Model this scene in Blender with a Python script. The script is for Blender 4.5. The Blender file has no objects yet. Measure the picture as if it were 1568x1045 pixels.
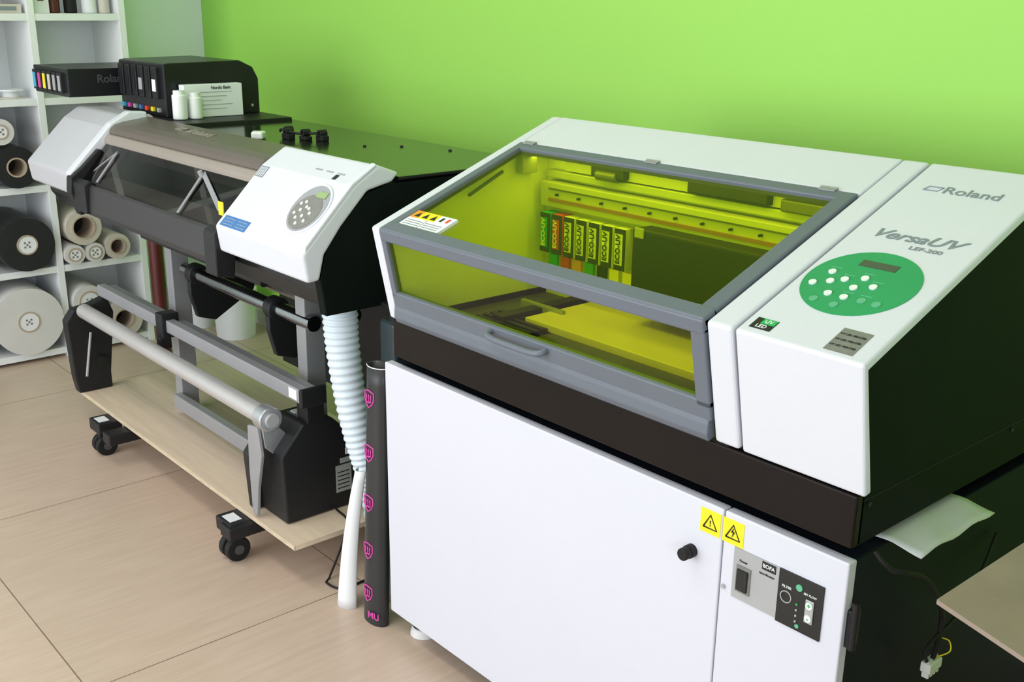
import bpy, math, random
from mathutils import Vector, Matrix
random.seed(3)
scene=bpy.context.scene
COL=bpy.context.collection
scene.view_settings.view_transform='Standard'
scene.view_settings.look='None'

# ---------------------------------------------------------------- materials
def mat(name,col,rough=.5,metal=0.,var=.04,nscale=8.,bump=0.,bscale=200.,spec=.5,coat=0.,stretch=(1,1,1),emit=0):
    m=bpy.data.materials.new(name); m.use_nodes=True
    nt=m.node_tree; b=nt.nodes["Principled BSDF"]
    tc=nt.nodes.new("ShaderNodeTexCoord"); mp=nt.nodes.new("ShaderNodeMapping"); mp.inputs["Scale"].default_value=stretch
    nt.links.new(tc.outputs["Object"],mp.inputs[0])
    n=nt.nodes.new("ShaderNodeTexNoise"); n.inputs["Scale"].default_value=nscale; n.inputs["Detail"].default_value=4
    nt.links.new(mp.outputs[0],n.inputs["Vector"])
    r=nt.nodes.new("ShaderNodeValToRGB")
    c0=[max(0,c*(1-var)) for c in col]; c1=[min(1,c*(1+var)) for c in col]
    r.color_ramp.elements[0].position=.3; r.color_ramp.elements[1].position=.7
    r.color_ramp.elements[0].color=(*c0,1); r.color_ramp.elements[1].color=(*c1,1)
    nt.links.new(n.outputs["Fac"],r.inputs[0]); nt.links.new(r.outputs[0],b.inputs["Base Color"])
    b.inputs["Roughness"].default_value=rough; b.inputs["Metallic"].default_value=metal
    b.inputs["Specular IOR Level"].default_value=spec; b.inputs["Coat Weight"].default_value=coat
    b.inputs["Coat Roughness"].default_value=.08
    if bump:
        n2=nt.nodes.new("ShaderNodeTexNoise"); n2.inputs["Scale"].default_value=bscale
        nt.links.new(mp.outputs[0],n2.inputs["Vector"])
        bp=nt.nodes.new("ShaderNodeBump"); bp.inputs["Strength"].default_value=bump; bp.inputs["Distance"].default_value=.002
        nt.links.new(n2.outputs["Fac"],bp.inputs["Height"]); nt.links.new(bp.outputs[0],b.inputs["Normal"])
    return m
def glass(name,tint,f0=.04,rough=.02):
    # thin acrylic sheet: tinted transmission + Schlick reflection, identical from both faces
    m=bpy.data.materials.new(name); m.use_nodes=True; nt=m.node_tree; nt.nodes.clear()
    o=nt.nodes.new("ShaderNodeOutputMaterial"); t=nt.nodes.new("ShaderNodeBsdfTransparent"); t.inputs[0].default_value=(*tint,1)
    g=nt.nodes.new("ShaderNodeBsdfGlossy"); g.inputs["Roughness"].default_value=rough
    ge=nt.nodes.new("ShaderNodeNewGeometry"); d=nt.nodes.new("ShaderNodeVectorMath"); d.operation='DOT_PRODUCT'
    nt.links.new(ge.outputs["Incoming"],d.inputs[0]); nt.links.new(ge.outputs["Normal"],d.inputs[1])
    def mth(op,a=None,b=None,link=None,link2=None,c=None):
        k=nt.nodes.new("ShaderNodeMath"); k.operation=op
        if a is not None: k.inputs[0].default_value=a
        if b is not None: k.inputs[1].default_value=b
        if c is not None: k.inputs[2].default_value=c
        if link: nt.links.new(link[1],k.inputs[link[0]])
        return k.outputs[0]
    ab=mth('ABSOLUTE',link=(0,d.outputs["Value"])); om=mth('SUBTRACT',a=1.0,link=(1,ab)); pw=mth('POWER',b=5.0,link=(0,om))
    fa=mth('MULTIPLY_ADD',b=1-f0,c=f0,link=(0,pw))
    mx=nt.nodes.new("ShaderNodeMixShader")
    nt.links.new(fa,mx.inputs[0]); nt.links.new(t.outputs[0],mx.inputs[1]); nt.links.new(g.outputs[0],mx.inputs[2])
    nt.links.new(mx.outputs[0],o.inputs[0]); return m

M={}
M['white']=mat("white_powder_coat",(.70,.72,.78),.42,var=.01,bump=.05,bscale=400)
M['cabw']=mat("cabinet_white_steel",(.66,.67,.75),.36,var=.012,nscale=2,bump=.05,bscale=300,spec=.4)
M['black']=mat("black_powder_coat",(.012,.012,.014),.32,var=.2,bump=.08,bscale=500,spec=.3)
M['band']=mat("brown_black_band",(.010,.007,.006),.38,var=.15,bump=.05,bscale=500,spec=.15)
M['gblack']=mat("satin_black_panel",(.006,.009,.008),.45,var=.1,spec=.05)
M['tblack']=mat("gloss_black_top",(.012,.014,.012),.16,var=.1,spec=.3)
M['cabk']=mat("cabinet_black_paint",(.008,.011,.017),.45,var=.1,spec=.08)
M['sblack']=mat("satin_black_plastic",(.013,.013,.015),.45,var=.15,bump=.1,bscale=300,spec=.35)
M['gray']=mat("gray_lid_plastic",(.135,.155,.19),.4,var=.03,bump=.05,bscale=400)
M['greyd']=mat("dark_gray_plastic",(.07,.072,.075),.4,var=.05)
M['taupe']=mat("taupe_hood_plastic",(.135,.112,.096),.36,var=.03,spec=.35)
M['taupel']=mat("light_taupe_plastic",(.31,.27,.235),.3,var=.03)
M['apron']=mat("charcoal_apron",(.040,.037,.040),.4,var=.06,bump=.05,spec=.35)
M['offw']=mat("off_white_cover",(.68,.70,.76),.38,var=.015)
M['offw_shaded']=mat("off_white_cover_shaded",(.54,.54,.58),.38,var=.015)  # off-white left cover with its shade put into the colour
M['alu']=mat("anodised_aluminium",(.52,.53,.55),.35,metal=.75,var=.05,nscale=3,stretch=(1,30,30))
M['alup']=mat("painted_gray_rail",(.33,.33,.35),.4,metal=.2,var=.04)
M['chrome']=mat("polished_steel",(.35,.36,.38),.18,metal=1,var=.05)
M['tube']=mat("take_up_tube_gray",(.55,.53,.53),.33,metal=.35,var=.03)
M['ply']=mat("plywood",(.74,.59,.45),.5,var=.08,nscale=3,stretch=(1,14,14))
M['plye']=mat("plywood_edge",(.60,.49,.35),.6,var=.15,nscale=30,stretch=(1,1,8))
M['green']=mat("green_disc_print",(.025,.33,.12),.4,var=.03)
M['button']=mat("button_white",(.85,.88,.85),.4,var=.02)
M['gbutton']=mat("button_green",(.12,.45,.25),.4,var=.02)
M['lcd']=mat("lcd_dark",(.07,.08,.07),.15,var=.1)
M['lcdg']=mat("lcd_green",(.30,.42,.18),.25,var=.05)
M['labelg']=mat("label_gray",(.21,.21,.19),.45,var=.1,nscale=60)
M['panelg']=mat("panel_mid_gray",(.33,.34,.37),.4,var=.03)
M['silver']=mat("silver_label",(.42,.43,.44),.4,metal=.2,var=.04)
M['yellow']=mat("yellow_sticker",(.88,.76,.02),.4,var=.02)
M['orange']=mat("orange_sticker",(.85,.35,.02),.4,var=.02)
M['ink']=mat("print_gray_ink",(.22,.26,.29),.4,var=.03)
M['inkk']=mat("print_black_ink",(.01,.01,.01),.5,var=.02)
M['paper']=mat("white_paper",(.82,.84,.87),.6,var=.01)
M['blue']=mat("blue_sticker",(.05,.18,.45),.4,var=.03)
M['pink']=mat("magenta_print",(.62,.06,.36),.5,var=.05)
M['red']=mat("red_label",(.75,.06,.03),.5,var=.05)
M['lgreen']=mat("green_label",(.02,.45,.10),.5,var=.05)
M['cyan']=mat("cyan_label",(.05,.40,.62),.5,var=.05)
M['lime']=mat("cartridge_pale_label",(.80,.80,.72),.5,var=.05)
M['hose']=mat("white_hose_plastic",(.66,.76,.84),.4,var=.03)
M['card']=mat("cardboard",(.30,.235,.185),.7,var=.06,nscale=12,bump=.2,bscale=80)
M['shelfw']=mat("white_shelf_laminate",(.84,.87,.89),.4,var=.01)
M['vblack']=mat("black_vinyl_roll",(.02,.021,.023),.4,var=.15)
M['vwhite']=mat("white_vinyl_roll",(.68,.67,.66),.45,var=.03)
M['core']=mat("cardboard_core",(.45,.36,.27),.7,var=.08)
M['vbeige']=mat("beige_roll_face",(.60,.55,.48),.5,var=.05)
M['dred']=mat("dark_red_tube",(.10,.012,.012),.4,var=.1)
M['rubber']=mat("black_rubber",(.012,.012,.012),.6,var=.1,spec=.3)
M['bottle']=mat("smoky_bottle_plastic",(.035,.05,.055),.25,var=.2)
M['bed']=mat("machine_bed_dark",(.10,.095,.08),.4,var=.08)
M['bedl']=mat("machine_table_light",(.90,.70,.54),.35,var=.03)
M['carr']=mat("carriage_dark",(.016,.015,.013),.45,var=.1,spec=.3)
M['inner']=mat("inner_white_paint",(.84,.84,.82),.45,var=.02)
M['innerg']=mat("inner_gray_back",(.46,.46,.44),.45,var=.03)
M['rail']=mat("brown_linear_rail",(.30,.13,.04),.4,var=.05)
M['uvglass']=glass("amber_green_acrylic",(.79,.92,.015),.035)
M['smoke']=glass("smoked_acrylic",(.40,.36,.34),.05)
M['ceil']=mat("ceiling_paint",(.80,.80,.80),.8,var=.01)
M['wallw']=mat("white_wall_paint",(.80,.89,.91),.7,var=.01,nscale=2,bump=.1,bscale=150)
M['wallg']=mat("lime_green_wall_paint",(.335,.68,.105),.55,var=.012,nscale=1.2,bump=.12,bscale=140)
M['trim']=mat("trim_white",(.75,.75,.75),.4,var=.01)

def floor_mat():
    m=bpy.data.materials.new("beige_stone_tiles"); m.use_nodes=True; nt=m.node_tree; b=nt.nodes["Principled BSDF"]
    tc=nt.nodes.new("ShaderNodeTexCoord"); mp=nt.nodes.new("ShaderNodeMapping"); mp.inputs["Location"].default_value=(.185+10,-.65+7.4,0)
    nt.links.new(tc.outputs["Object"],mp.inputs[0])
    br=nt.nodes.new("ShaderNodeTexBrick"); br.offset=0; br.squash=1
    br.inputs["Scale"].default_value=1; br.inputs["Brick Width"].default_value=1; br.inputs["Row Height"].default_value=.74
    br.inputs["Mortar Size"].default_value=.0020; br.inputs["Mortar Smooth"].default_value=.3
    br.inputs["Color1"].default_value=(1,1,1,1); br.inputs["Color2"].default_value=(.95,.95,.95,1); br.inputs["Mortar"].default_value=(.38,.34,.31,1)
    nt.links.new(mp.outputs[0],br.inputs["Vector"])
    m2=nt.nodes.new("ShaderNodeMapping"); m2.inputs["Scale"].default_value=(26,2.2,1); nt.links.new(tc.outputs["Object"],m2.inputs[0])
    n=nt.nodes.new("ShaderNodeTexNoise"); n.inputs["Scale"].default_value=2.2; n.inputs["Detail"].default_value=8; n.inputs["Distortion"].default_value=.6
    nt.links.new(m2.outputs[0],n.inputs["Vector"])
    r=nt.nodes.new("ShaderNodeValToRGB"); r.color_ramp.elements[0].position=.3; r.color_ramp.elements[1].position=.72
    r.color_ramp.elements[0].color=(.585,.445,.345,1); r.color_ramp.elements[1].color=(.66,.515,.41,1)
    nt.links.new(n.outputs["Fac"],r.inputs[0])
    mx=nt.nodes.new("ShaderNodeMixRGB"); mx.blend_type='MULTIPLY'; mx.inputs[0].default_value=1
    nt.links.new(r.outputs[0],mx.inputs[1]); nt.links.new(br.outputs["Color"],mx.inputs[2]); nt.links.new(mx.outputs[0],b.inputs["Base Color"])
    b.inputs["Roughness"].default_value=.31
    bp=nt.nodes.new("ShaderNodeBump"); bp.inputs["Strength"].default_value=.25; bp.inputs["Distance"].default_value=.002
    nt.links.new(br.outputs["Fac"],bp.inputs["Height"]); bp.invert=True; nt.links.new(bp.outputs[0],b.inputs["Normal"])
    return m
M['floor']=floor_mat()

# ---------------------------------------------------------------- geometry helpers
def mk(name,verts,faces,m,bevel=0,seg=2,smooth=False):
    me=bpy.data.meshes.new(name); me.from_pydata([tuple(v) for v in verts],[],faces); me.update()
    import bmesh
    bm=bmesh.new(); bm.from_mesh(me); bmesh.ops.recalc_face_normals(bm,faces=bm.faces); bm.to_mesh(me); bm.free()
    ob=bpy.data.objects.new(name,me); COL.objects.link(ob)
    me.materials.append(M[m] if isinstance(m,str) else m)
    if bevel:
        bv=ob.modifiers.new("bevel","BEVEL"); bv.width=bevel; bv.segments=seg; bv.limit_method='ANGLE'; bv.angle_limit=math.radians(25)
    if smooth:
        me.polygons.foreach_set("use_smooth",[True]*len(me.polygons)); me.set_sharp_from_angle(angle=math.radians(40))
    return ob
def box(name,x0,x1,y0,y1,z0,z1,m,bevel=0,seg=2):
    v=[(x,y,z) for x in (x0,x1) for y in (y0,y1) for z in (z0,z1)]
    f=[(0,1,3,2),(4,6,7,5),(0,4,5,1),(2,3,7,6),(0,2,6,4),(1,5,7,3)]
    return mk(name,v,f,m,bevel,seg)
def prism(name,prof,x0,x1,m,bevel=0,seg=2,smooth=False):   # profile in (y,z), extruded along x
    n=len(prof); v=[(x0,y,z) for y,z in prof]+[(x1,y,z) for y,z in prof]
    f=[tuple(range(n)),tuple(range(2*n-1,n-1,-1))]+[(i,(i+1)%n,n+(i+1)%n,n+i) for i in range(n)]
    return mk(name,v,f,m,bevel,seg,smooth)
def ext(name,pts,d,m,bevel=0,seg=2,smooth=False):   # polygon extruded by vector d
    n=len(pts); d=Vector(d); v=[Vector(p) for p in pts]; v=v+[p+d for p in v]
    f=[tuple(range(n)),tuple(range(2*n-1,n-1,-1))]+[(i,(i+1)%n,n+(i+1)%n,n+i) for i in range(n)]
    return mk(name,v,f,m,bevel,seg,smooth)
def basis(ax):
    ax=Vector(ax).normalized(); u=ax.cross(Vector((0,0,1)))
    if u.length<.1: u=ax.cross(Vector((1,0,0)))
    u.normalize(); return ax,u,ax.cross(u)
def cyl(name,a,b,r,m,seg=32,r2=None,bevel=0):
    a=Vector(a);b=Vector(b);ax,u,w=basis(b-a); r2=r if r2 is None else r2
    v=[a+(u*math.cos(t)+w*math.sin(t))*r for t in [2*math.pi*i/seg for i in range(seg)]]+[b+(u*math.cos(t)+w*math.sin(t))*r2 for t in [2*math.pi*i/seg for i in range(seg)]]
    f=[tuple(range(seg)),tuple(range(2*seg-1,seg-1,-1))]+[(i,(i+1)%seg,seg+(i+1)%seg,seg+i) for i in range(seg)]
    return mk(name,v,f,m,bevel,2,True)
def ring(name,a,b,r,ri,m,seg=40):
    a=Vector(a);b=Vector(b);ax,u,w=basis(b-a); v=[]
    for p,rr in ((a,r),(b,r),(b,ri),(a,ri)):
        v+=[p+(u*math.cos(t)+w*math.sin(t))*rr for t in [2*math.pi*i/seg for i in range(seg)]]
    f=[(k*seg+i,k*seg+(i+1)%seg,((k+1)%4)*seg+(i+1)%seg,((k+1)%4)*seg+i) for k in range(4) for i in range(seg)]
    return mk(name,v,f,m,0,2,True)
def cr(pts,n=12):
    P=[Vector(p) for p in pts]; P=[2*P[0]-P[1]]+P+[2*P[-1]-P[-2]]; out=[]
    for i in range(1,len(P)-2):
        for k in range(n):
            t=k/n; a,b,c,d=P[i-1],P[i],P[i+1],P[i+2]
            out.append(.5*((2*b)+(c-a)*t+(2*a-5*b+4*c-d)*t*t+(3*b-a-3*c+d)*t**3))
    out.append(P[-2]); return out
def sweep(name,pts,r,m,seg=16,n=12,curve=True):
    Q=cr(pts,n) if curve else [Vector(p) for p in pts]; N=len(Q); v=[]; f=[]
    u=None
    for i,p in enumerate(Q):
        t=(Q[min(i+1,N-1)]-Q[max(i-1,0)])
        t=t.normalized() if t.length>1e-7 else (Q[1]-Q[0]).normalized()
        if u is None: _,u,_w=basis(t)
        u=(u-t*u.dot(t)).normalized(); w=t.cross(u); rr=r(i/(N-1)) if callable(r) else r
        v+=[p+(u*math.cos(a)+w*math.sin(a))*rr for a in [2*math.pi*k/seg for k in range(seg)]]
    for i in range(N-1):
        f+=[(i*seg+k,i*seg+(k+1)%seg,(i+1)*seg+(k+1)%seg,(i+1)*seg+k) for k in range(seg)]
    f+=[tuple(range(seg)),tuple(range(N*seg-1,(N-1)*seg-1,-1))]
    ob=mk(name,v,f,m); ob.data.polygons.foreach_set("use_smooth",[True]*len(ob.data.polygons)); return ob
def text(name,body,loc,right,up,size,m,align='CENTER',shear=0,sx=1.0,depth=.0003,weight=.012):
    cu=bpy.data.curves.new(name,"FONT"); cu.body=body; cu.size=size; cu.align_x=align; cu.align_y='CENTER'; cu.shear=shear; cu.extrude=depth; cu.offset=size*weight
    ob=bpy.data.objects.new(name,cu); COL.objects.link(ob)
    bpy.context.view_layer.update()
    me=bpy.data.meshes.new_from_object(ob.evaluated_get(bpy.context.evaluated_depsgraph_get()))
    bpy.data.objects.remove(ob)
    r=Vector(right).normalized(); u=Vector(up).normalized(); n=r.cross(u)
    mt=Matrix((( r.x*sx,u.x,n.x,loc[0]),(r.y*sx,u.y,n.y,loc[1]),(r.z*sx,u.z,n.z,loc[2]),(0,0,0,1)))
    me.transform(mt); me.materials.clear(); me.materials.append(M[m])
    o=bpy.data.objects.new(name,me); COL.objects.link(o); return o
def group(name,loc,objs):
    e=bpy.data.objects.new(name,None); e.location=loc; e.empty_display_size=.1; COL.objects.link(e)
    inv=Matrix.Translation(-Vector(loc))
    for o in objs:
        o.parent=e; o.matrix_parent_inverse=inv
    return e

# ================================================================= ROOM
XL,XR,YB,YF,H=-4.95,3.2,2.36,-3.6,3.0
box("floor",XL-.1,XR+.1,YF-.1,YB+.1,-.1,0,'floor')
box("ceiling",XL-.1,XR+.1,YF-.1,YB+.1,H,H+.1,'ceil')
box("wall_back",XL-.1,XR+.1,YB,YB+.1,0,H,'wallg')
box("wall_left",XL-.1,XL,YF,YB,0,H,'wallw')
wr=[box("pier_a",XR,XR+.1,-.4,YB,0,H,'wallw'),box("pier_b",XR,XR+.1,YF,-3.2,0,H,'wallw'),box("sill",XR,XR+.1,-3.2,-.4,0,.9,'wallw'),box("lintel",XR,XR+.1,-3.2,-.4,2.6,H,'wallw')]
group("wall_right",(XR,0,0),wr)
group("added_side_window",(XR,-1.8,.9),[box("frame_%d"%i,XR+.02,XR+.08,y,y+.06,.9,2.6,'trim') for i,y in enumerate((-3.2,-1.83,-.46))]+[box("frame_low",XR+.02,XR+.08,-3.2,-.4,.9,.96,'trim'),box("frame_top",XR+.02,XR+.08,-3.2,-.4,2.54,2.6,'trim')])  # unseen window, added so light reaches the left wall
wl=[box("pier_1",XL,-4.5,YF-.1,YF,0,H,'wallw'),box("pier_2",2.4,XR,YF-.1,YF,0,H,'wallw'),
    box("sill",-4.5,2.4,YF-.1,YF,0,.25,'wallw'),box("lintel",-4.5,2.4,YF-.1,YF,2.75,H,'wallw')]
group("wall_front",(-1,YF,0),wl)
fr=[]
for i,x in enumerate((-4.5,-2.8,-1.05,.7,2.34)):
    fr.append(box("mullion_%d"%i,x,x+.06,YF-.08,YF-.02,.25,2.75,'trim'))
fr+= [box("rail_a",-4.5,2.4,YF-.08,YF-.02,.25,.31,'trim'),box("rail_b",-4.5,2.4,YF-.08,YF-.02,2.69,2.75,'trim')]
group("window_1",(-1,YF,.25),fr)
box("baseboard_back",XL,XR,YB-.012,YB,0,.07,'trim'); 

# ================================================================= UV FLATBED PRINTER
SL=.3853; ca=1/math.hypot(1,SL); sa=SL*ca
def S(y,o=0): return (y-o*sa,1.035+(y-1.268)*SL+o*ca)
def S3(x,y,o=0): a=S(y,o); return (x,a[0],a[1])
kf=.2108; cf=1/math.hypot(1,kf)
def F(z,o=0): return (1.268+(1.035-z)*kf-o*cf, z-o*kf*cf)
SU=(0,ca,sa); SN=(0,-sa,ca)
def sslab(name,x0,x1,y0,y1,o0,o1,m,bevel=0): return prism(name,[S(y0,o0),S(y1,o0),S(y1,o1),S(y0,o1)],x0,x1,m,bevel)
def fslab(name,x0,x1,z0,z1,o0,o1,m,bevel=0): return prism(name,[F(z0,o0),F(z1,o0),F(z1,o1),F(z0,o1)],x0,x1,m,bevel)
P=[]
XA,XB=-1.917,-.722
P.append(prism("front_band",[(1.312,.735),(1.312,.820),(1.335,.820),(1.335,.735)],-1.905,-.733,'band',.003))
P.append(box("base_pan",-1.905,-.735,1.335,2.20,.735,.765,'black'))
P.append(box("left_side_lower",-1.905,-1.885,1.335,2.20,.765,.83,'black'))
P.append(box("rear_panel",-1.905,-.735,2.18,2.20,.765,1.15,'black'))
sp=[(1.325,.735),(1.325,.822),(1.290,1.022),S(1.30,-.012),S(1.79,-.012),(2.20,1.15),(2.20,.735)]
P.append(prism("side_panel_right",sp,-.76,-.733,'gblack',.002))
P.append(box("side_panel_seam",-.734,-.7325,1.33,2.19,.808,.810,'rubber'))
for yy,zz in ((1.345,.80),(1.80,.80)):
    P.append(cyl("side_screw",(-.735,yy,zz),(-.730,yy,zz),.004,'sblack',16))
P.append(box("lower_box_right_front",-.955,-.74,1.326,1.345,.80,1.0,'black'))
def shell(name,x0,x1,t=.03,b=.006,yb=1.80,m='white'):
    pr=[F(.822,0),(1.268,1.035),S(yb,0),(yb+.05,S(yb,0)[1]-.02),(yb+.04,S(yb,0)[1]-.05),S(yb,-t),(1.268+t*.9,1.035-t*.62),F(.822,-t)]
    return prism(name,pr,x0,x1,m,b,3)
P.append(shell("left_frame",XA,-1.886,.03))
P.append(prism("left_side_panel",[(1.33,.82),(1.30,1.02),S(1.80,-.02),(2.2,1.15),(2.2,.82)],-1.905,-1.888,'inner'))
P.append(shell("right_pillar",-.996,-.947,.03))
P.append(prism("pillar_inner_wall",[(1.33,.765),(1.30,1.02),S(1.80,-.02),(2.2,1.15),(2.2,.765)],-.995,-.975,'inner'))
P.append(shell("control_box_cover",-.941,XB,.018,.005))
P.append(box("front_band_shadow_gap",-.95,-.938,1.33,1.34,.78,1.0,'black'))
P.append(prism("rear_cover",[S(1.671,0),S(1.80,0),(1.85,S(1.8)[1]-.02),(2.2,1.16),(2.2,1.14),(1.84,S(1.8)[1]-.05),S(1.671,-.03)],-1.884,-.998,'white',.004))
P.append(prism("rear_cover_right",[(1.845,1.218),(2.2,1.16),(2.2,1.14),(1.845,1.195)],-.945,-.735,'white'))
P.append(sslab("lid_top_front_bar",-1.883,-.999,1.266,1.299,-.016,.004,'gray',.004))
P.append(sslab("lid_top_back_bar",-1.883,-.999,1.644,1.668,-.016,.003,'gray',.003))
P.append(sslab("lid_top_left_bar",-1.883,-1.860,1.290,1.650,-.016,.003,'gray',.003))
P.append(sslab("lid_top_right_bar",-1.030,-.999,1.290,1.650,-.016,.003,'gray',.003))
P.append(fslab("lid_front_top_bar",-1.883,-.999,1.010,1.037,-.016,.004,'gray',.004))
P.append(fslab("lid_front_left_bar",-1.883,-1.866,.88,1.02,-.016,.003,'gray',.003))
P.append(fslab("lid_front_right_bar",-1.028,-.999,.88,1.02,-.016,.003,'gray',.003))
P.append(fslab("lid_front_bottom_bar",-1.883,-.999,.858,.893,-.016,.003,'gray',.003))
P.append(prism("lid_lip",[F(.862,.002),F(.862,-.012),F(.824,-.010),F(.822,.006),F(.835,.010),F(.852,.006)],-1.883,-1.003,'gray',.002))
P.append(mk("lid_glass_top",[S3(-1.862,1.298,-.006),S3(-1.028,1.298,-.006),S3(-1.028,1.646,-.006),S3(-1.862,1.646,-.006)],[(0,1,2,3)],'uvglass'))
gf=[F(.892,-.006),F(1.011,-.006)]
P.append(mk("lid_glass_front",[(-1.868,*gf[0]),(-1.026,*gf[0]),(-1.026,*gf[1]),(-1.868,*gf[1])],[(0,1,2,3)],'uvglass'))
for i,x in enumerate((-1.850,-1.475,-1.058)):
    P.append(sslab("lid_hinge_%d"%i,x-.017,x+.017,1.660,1.671,.003,.005,'alup',.001))
    P.append(cyl("hinge_pin_%d"%i,S3(x-.017,1.671,.003),S3(x+.017,1.671,.003),.0026,'alup',12))
def F3(x,z,o): a=F(z,o); return (x,a[0],a[1])
P.append(sweep("lid_handle",[F3(-1.545,.884,.0),F3(-1.542,.882,.016),F3(-1.520,.880,.022),F3(-1.465,.879,.022),F3(-1.41,.880,.022),F3(-1.388,.882,.016),F3(-1.385,.884,.0)],.0065,'gray',12,8))
# interior
P.append(box("chamber_back_wall",-1.887,-.996,1.76,1.775,.765,1.21,'inner'))
P.append(box("bed_pan",-1.885,-.996,1.34,1.76,.795,.815,'bed'))
P.append(box("bed_front_rail",-1.80,-1.03,1.375,1.395,.815,.828,'carr',.002))
for k in range(6):
    P.append(box("bed_strip_%d"%k,-1.80,-1.62,1.42+k*.022,1.432+k*.022,.815,.827,'carr'))
P.append(box("bed_left_bracket",-1.80,-1.66,1.60,1.612,.815,.842,'alup',.002))
P.append(box("work_table",-1.70,-1.04,1.525,1.745,.816,.834,'bedl',.002))
P.append(box("work_table_edge",-1.76,-1.725,1.48,1.745,.816,.836,'carr',.002))
P.append(box("bed_lower_plate",-1.60,-1.05,1.41,1.515,.815,.822,'greyd',.002))
P.append(box("gantry_beam",-1.86,-1.0,1.712,1.757,1.042,1.10,'innerg',.002))
P.append(box("gantry_slot",-1.83,-1.02,1.7085,1.714,1.056,1.064,'rail'))
P.append(box("gantry_slot_upper",-1.83,-1.02,1.7085,1.714,1.084,1.087,'greyd'))
P.append(box("gantry_upper",-1.86,-1.0,1.73,1.757,1.108,1.125,'silver',.002))
for k in range(11):
    P.append(cyl("gantry_bolt_%d"%k,(-1.80+k*.072,1.704,1.074),(-1.80+k*.072,1.713,1.074),.003,'carr',10))
P.append(box("upper_back_shade",-1.80,-1.0,1.735,1.757,1.128,1.175,'innerg'))
P.append(box("cable_tray",-1.42,-1.22,1.715,1.757,1.13,1.158,'carr',.004))
P.append(box("cable_tray_right",-1.19,-1.05,1.715,1.757,1.125,1.15,'greyd',.004))
P.append(box("motor_block",-1.70,-1.60,1.715,1.757,1.13,1.155,'carr',.004))
P.append(cyl("motor_drum",(-1.68,1.72,1.135),(-1.62,1.72,1.135),.012,'greyd',20))
P.append(box("carriage",-1.515,-1.16,1.66,1.757,.86,1.048,'carr',.006))
P.append(box("carriage_clip",-1.505,-1.48,1.655,1.66,1.03,1.052,'silver',.002))
P.append(box("back_wall_dark_panel",-1.16,-1.01,1.70,1.757,.86,1.035,'carr',.003))  # dark panel that darkens the back wall right of the carriage
P.append(box("rear_left_panel",-1.885,-1.53,1.752,1.762,.83,1.05,'innerg'))
P.append(box("cartridge_rack",-1.86,-1.545,1.735,1.758,.885,1.045,'silver',.002))
cc=['lgreen','red','lime','lime','lime','lime','lime']
for k in range(7):
    x=-1.845+k*.0405
    P.append(box("ink_cartridge_%d"%k,x,x+.033,1.70,1.745,.935,1.030,'lime' if k>1 else cc[k],.001))
    P.append(box("cartridge_band_a_%d"%k,x+.001,x+.032,1.698,1.7005,1.018,1.029,'inkk'))
    P.append(box("cartridge_band_b_%d"%k,x+.001,x+.032,1.698,1.7005,.936,.947,'inkk'))
    P.append(box("cartridge_side_%d"%k,x+.0255,x+.0325,1.6975,1.7005,.936,1.028,'inkk'))
    P.append(text("cartridge_text_%d"%k,"ECO-UV",(x+.013,1.6965,.983),(0,0,1),(-1,0,0),.018,'lime' if k<2 else 'inkk',weight=.03))
    P.append(box("slot_led_%d"%k,x+.002,x+.030,1.728,1.7355,.895,.925,['lgreen','red','orange','cyan','inkk','yellow','yellow'][k]))
P.append(sweep("gas_strut",[(-1.868,1.50,1.085),(-1.868,1.60,1.13)],.004,'greyd',12,2))
P.append(box("interior_bracket_left",-1.884,-1.86,1.655,1.70,1.12,1.165,'alup',.002))
P.append(box("interior_stop_right",-1.06,-1.03,1.45,1.47,.815,.84,'silver',.002))
# decals
def sdisc(name,x,y,r,o0,o1,m,seg=24): return cyl(name,S3(x,y,o0),S3(x,y,o1),r,m,seg)
P.append(sdisc("control_disc",-.840,1.436,.090,0,.0012,'green',72))
for i,(x,y) in enumerate([(-.896,1.447),(-.907,1.412),(-.868,1.395),(-.866,1.435),(-.841,1.420),(-.839,1.447),(-.815,1.431),(-.840,1.394),(-.884,1.424)]):
    P.append(sdisc("button_%d"%i,x,y,.0062,.001,.0035,'button'))
for i,(x,y) in enumerate([(-.880,1.376),(-.843,1.373),(-.811,1.395),(-.786,1.394)]):
    P.append(sdisc("round_key_%d"%i,x,y,.0068,.001,.0025,'gbutton'))
for i,(x,y) in enumerate([(-.896,1.460),(-.866,1.448),(-.839,1.460),(-.815,1.444),(-.840,1.407),(-.811,1.408)]):
    P.append(sslab("key_caption_%d"%i,x-.009,x+.009,y-.0008,y+.0008,.001,.0016,'gbutton'))
P.append(sslab("display",-.870,-.808,1.476,1.492,.001,.002,'lcd'))
P.append(sslab("label_small",-.795,-.748,1.279,1.331,0,.0008,'labelg'))
for k in range(3):
    P.append(text("label_small_text_%d"%k,"UV LED PRINTER",S3(-.772,1.318-k*.013,.001),(1,0,0),SU,.0055,'inkk'))
P.append(sslab("uv_led_label",-.926,-.889,1.282,1.307,0,.0008,'inkk'))
P.append(sslab("uv_led_label_top",-.914,-.890,1.294,1.3065,.0005,.0012,'lgreen'))
P.append(text("uv_led_text","UV",S3(-.902,1.300,.0016),(1,0,0),SU,.011,'button'))
P.append(text("uv_led_text2","LED",S3(-.908,1.288,.0013),(1,0,0),SU,.011,'button'))
P.append(text("maker_text","Roland",S3(-.822,1.718,.0006),(1,0,0),SU,.031,'ink',sx=1.15))
def frame_outline(nm,x0,x1,y0,y1,sh,t,m):
    q=[(x0,y0),(x1,y0),(x1+sh,y1),(x0+sh,y1)]
    return [sweep(nm,[S3(*p,.0006) for p in q+[q[0]]],t,m,6,1,False)]
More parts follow.
